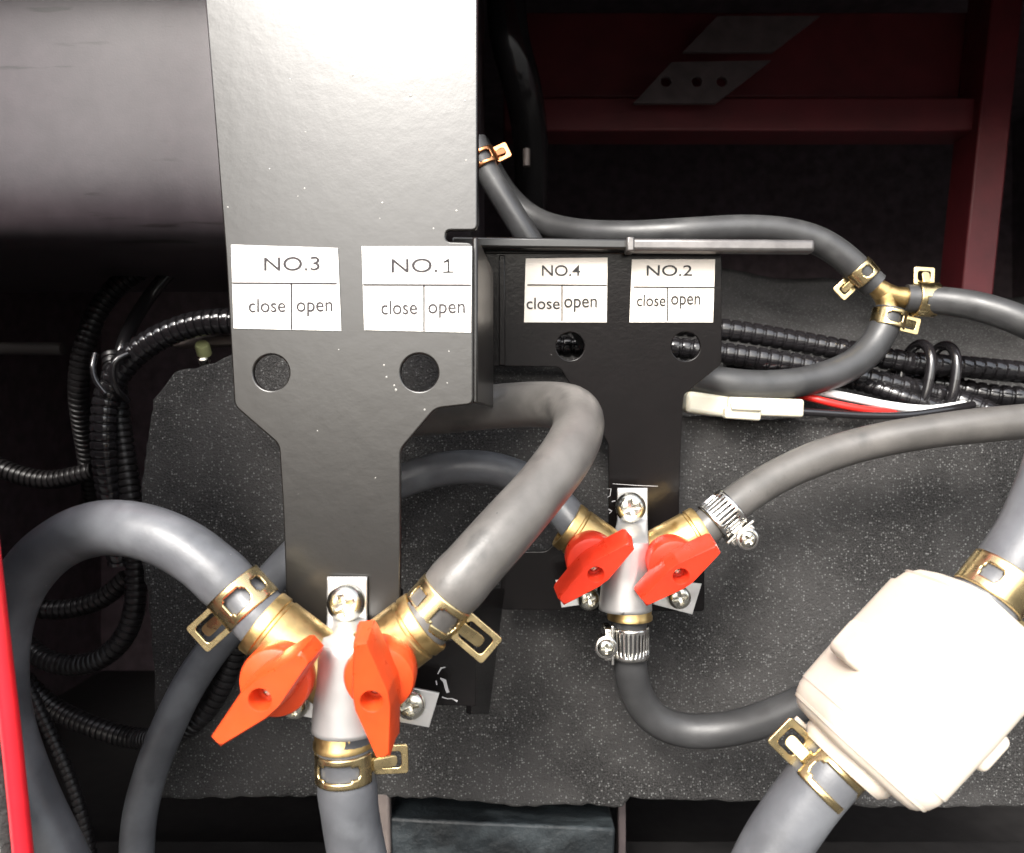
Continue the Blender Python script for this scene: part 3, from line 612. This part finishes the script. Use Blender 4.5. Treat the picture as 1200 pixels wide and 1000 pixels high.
for s in (-1, 1): obj('nozzle', lathe([(.11, 0), (.115, .02), (.115, .12), (.10, .13)], 32), 'white_plastic', fe, T(0, 0, s * (H - .04)) @ (Matrix.Rotation(R(180), 4, 'X') if s < 0 else Matrix()))

# ---------------------------------------------------------------- conduits
def conduit(path, r, label, pitch=.05, group='black corrugated conduits'):
    return tag(obj('corrugated_conduit', conduit_mesh(path, r, pitch), 'conduit_shaded' if 'dark left' in group and 'shiny' not in label else 'conduit'), label, 'conduit', group)
GL = 'corrugated conduits in the dark left side'; GR = 'corrugated conduits along the foam on the right'
conduit([(330, 296, 6.4), (262, 299, 6.4), (205, 304, 6.4), (155, 322, 6.4), (118, 358, 6.4), (98, 410, 6.4), (92, 460, 6.5), (100, 520, 6.8), (112, 600, 7.2)], .085, 'dim corrugated conduit arching highest under the tank at the left', .052, GL)
conduit([(340, 382, 5.7), (270, 376, 5.7), (220, 382, 5.7), (175, 402, 5.7), (145, 428, 5.7), (126, 462, 5.7), (122, 520, 5.7), (131, 590, 5.8), (142, 660, 5.9)], .098, 'shiny corrugated conduit sweeping from the bracket hole into the left bundle', .062, GL)
conduit([(132, 415, 5.9), (137, 462, 5.8), (144, 520, 5.8), (154, 590, 5.8), (160, 670, 5.8), (154, 730, 5.8), (128, 766, 5.8), (90, 780, 5.9), (50, 772, 6.0), (20, 745, 6.1)], .080, 'corrugated conduit dropping beside the foam and curling under the arched hose', .052, GL)
conduit([(-20, 690, 6.3), (35, 712, 6.3), (80, 714, 6.3), (120, 702, 6.3), (150, 676, 6.3)], .08, 'short dim corrugated conduit inside the arch of the big hose', .05, GL)
conduit([(-20, 540, 6.8), (20, 556, 6.8), (60, 563, 6.8), (110, 552, 6.8)], .085, 'faint corrugated conduit left of the bundle above the arched hose', .05, GL)
conduit([(20, 790, 6.0), (60, 828, 6.0), (110, 852, 5.9), (165, 866, 5.8), (220, 852, 5.35), (255, 812, 5.3), (276, 760, 5.3), (290, 700, 5.3)], .078, 'corrugated conduit sagging low behind the thin hose at lower left', .048, GL)
conduit([(30, 800, 5.2), (52, 845, 5.2), (75, 895, 5.2), (95, 950, 5.2), (110, 1020, 5.2)], .042, 'thin corrugated conduit running down beside the big hose at bottom left', .045, GL)
conduit([(560, 380, 6.1), (668, 380, 6.1), (760, 380, 6.0), (845, 386, 5.9), (950, 403, 5.9), (1060, 424, 5.8), (1130, 430, 5.8), (1215, 438, 5.8), (1290, 444, 5.8)], .085, 'topmost corrugated conduit crossing behind the smaller bracket to the right edge', .082, GR)
conduit([(560, 402, 5.95), (668, 406, 5.95), (760, 406, 5.9), (845, 414, 5.85), (950, 430, 5.8), (1050, 452, 5.75), (1110, 466, 5.7), (1155, 482, 5.6), (1200, 505, 5.6)], .085, 'middle corrugated conduit of the right bundle seen through the bracket holes', .082, GR)
conduit([(850, 424, 6.0), (940, 440, 6.0), (1010, 450, 5.75), (1065, 468, 5.6), (1110, 480, 5.6), (1150, 490, 5.7)], .06, 'thinnest corrugated conduit of the right bundle above the white wire', .06, GR)
conduit([(1040, 446, 6.0), (1100, 450, 6.0), (1150, 462, 5.9), (1215, 468, 5.8), (1280, 470, 5.8)], .09, 'lowest corrugated conduit at the right edge of the bundle', .082, GR)
def cable(name, path, r, m, label, cat, group=None): return hose(name, path, r, m, label, cat, group, step=.03, sm=4)
GW = 'wires below the right bundle'
cable('wire', [(900, 452, 5.75), (960, 459, 5.5), (1000, 467, 5.45), (1045, 476, 5.45), (1090, 480, 5.45), (1130, 474, 5.6)], .030, 'white_wire', 'white wire running under the right conduits', 'wire', GW)
cable('wire', [(900, 455, 5.75), (945, 465, 5.45), (980, 474, 5.4), (1020, 481, 5.4), (1060, 483, 5.5)], .026, 'red_wire', 'red wire just below the white wire', 'wire', GW)
cable('wire', [(925, 482, 5.35), (960, 484, 5.35), (1010, 487, 5.35), (1060, 487, 5.35), (1110, 480, 5.4), (1140, 474, 5.5)], .026, 'conduit', 'black wire leaving the nylon connector', 'wire', GW)
def loop_tie(c, d, rx, ry, tilt, r, label, group):
    pts = []
    for k in range(49):
        a = 2 * math.pi * k / 48; v = Vector((.03 * math.cos(a), -.15 * math.cos(a), ry * math.copysign(abs(math.sin(a)) ** .7, math.sin(a)))); v.rotate(Matrix.Rotation(R(tilt), 3, 'Y'))
        pts.append(W(*c, d) + v)
    return tag(obj('cable_tie', sweep(pts, r, 12, False), 'conduit'), label, 'cable tie', group)
loop_tie((1071, 446), 5.7, S(16, 5.6), S(44, 5.6), 10, .036, 'black cable tie around the right bundle, nearer the brass joint', 'cable ties on the right bundle')
loop_tie((1101, 447), 5.7, S(13, 5.6), S(43, 5.6), 8, .036, 'black cable tie around the right bundle, farther from the brass joint', 'cable ties on the right bundle')
tg = 'cable ties on the left bundle'
cable('cable_tie', [(150, 415, 5.6), (134, 422, 5.55), (131, 440, 5.55), (138, 458, 5.6), (150, 470, 5.7)], .024, 'conduit', 'shiny black tie curling round the right side of the left bundle', 'cable tie', tg)
cable('cable_tie', [(112, 415, 5.65), (108, 432, 5.6), (112, 448, 5.6), (124, 462, 5.6)], .022, 'conduit', 'shiny black tie curling round the left side of the left bundle', 'cable tie', tg)
cable('cable', [(290, 262, 6.8), (240, 282, 6.6), (200, 318, 6.4), (172, 352, 6.3), (150, 390, 6.1), (138, 430, 6.0), (130, 480, 6.0)], .055, 'conduit', 'smooth black cable between the two arching conduits at left', 'cable')

# nylon connector
cn = tag(empty('wire_connector', W(870, 478, 5.3)), 'natural white nylon plug connector lying under the grey hose', 'connector'); ci = Matrix.Translation(-W(870, 478, 5.3))
obj('socket_half', bar(W(802, 471, 5.33), W(860, 478, 5.33), S(25, 5.33), .14), 'nylon', cn, ci, bevel=.03, seg=3)
obj('plug_half', bar(W(850, 476, 5.3), W(938, 479, 5.3), S(21, 5.3), .15), 'nylon', cn, ci, bevel=.02, seg=3)
obj('latch', bar(W(848, 484, 5.24), W(890, 487, 5.24), S(13, 5.24), .08), 'nylon', cn, ci, bevel=.014)
obj('latch_bar', bar(W(856, 476, 5.20), W(892, 478, 5.20), S(9, 5.2), .05), 'nylon', cn, ci, bevel=.012)

# left details: strip with lime bolt, grey rod
sp = tag(empty('metal_strip', W(240, 402, 6.0)), 'brown-grey metal strip with a lime-topped bolt behind the large bracket', 'metal strip'); spi = Matrix.Translation(-W(240, 402, 6.0))
obj('strip', bar(W(205, 402, 6.0), W(330, 398, 6.0), S(12, 6), .2), 'brownsteel', sp, spi, bevel=.02)
b = obj('bolt', lathe([(.02, -.05), (.055, -.05), (.055, .03), (.045, .05), (.01, .055)], 24), 'lime', sp, spi @ frame(W(238, 409, 5.85), (.1, -.75, .65), (1, 0, 0)))
obj('bolt_shank', lathe([(.045, -.1), (.045, .0), (.03, .01)], 20), 'zinc', b, Matrix.Translation((0, -.03, -.05)))
tag(obj('steel_rod', lathe([(.01, 0), (.05, .004), (.055, .02), (.055, 1.2), (.01, 1.21)], 24, mtx=frame(W(74, 409, 6.6), (-1, 0, .01), (0, 1, 0))), 'rod'), 'dim grey rod ending at the left edge beside the conduits', 'rod')

# ---------------------------------------------------------------- below the foam
lowp = tag(empty('lower_chassis', W(600, 990, 5.8)), 'blue-grey enamelled chassis edge showing below the foam sheet', 'chassis'); li = Matrix.Translation(-W(600, 990, 5.8))
obj('tray', bar(W(458, 982, 5.75), W(714, 994, 5.75), S(86, 5.75), .5), 'bluesteel', lowp, li @ Matrix.Rotation(R(.0), 4, 'Y'), bevel=.02)
obj('left_post', bar(W(446, 925, 5.5), W(450, 1060, 5.5), S(22, 5.5), .1), 'brownsteel', lowp, li, bevel=.02)
obj('right_post', bar(W(728, 925, 5.95), W(728, 1060, 5.95), S(9, 5.9), .1), 'galv', lowp, li, bevel=.01)
obj('cross_member', bar(W(-100, 1030, 6.6), W(1400, 1030, 6.6), S(60, 6.6), .4), 'floor_black', lowp, li, bevel=.02)
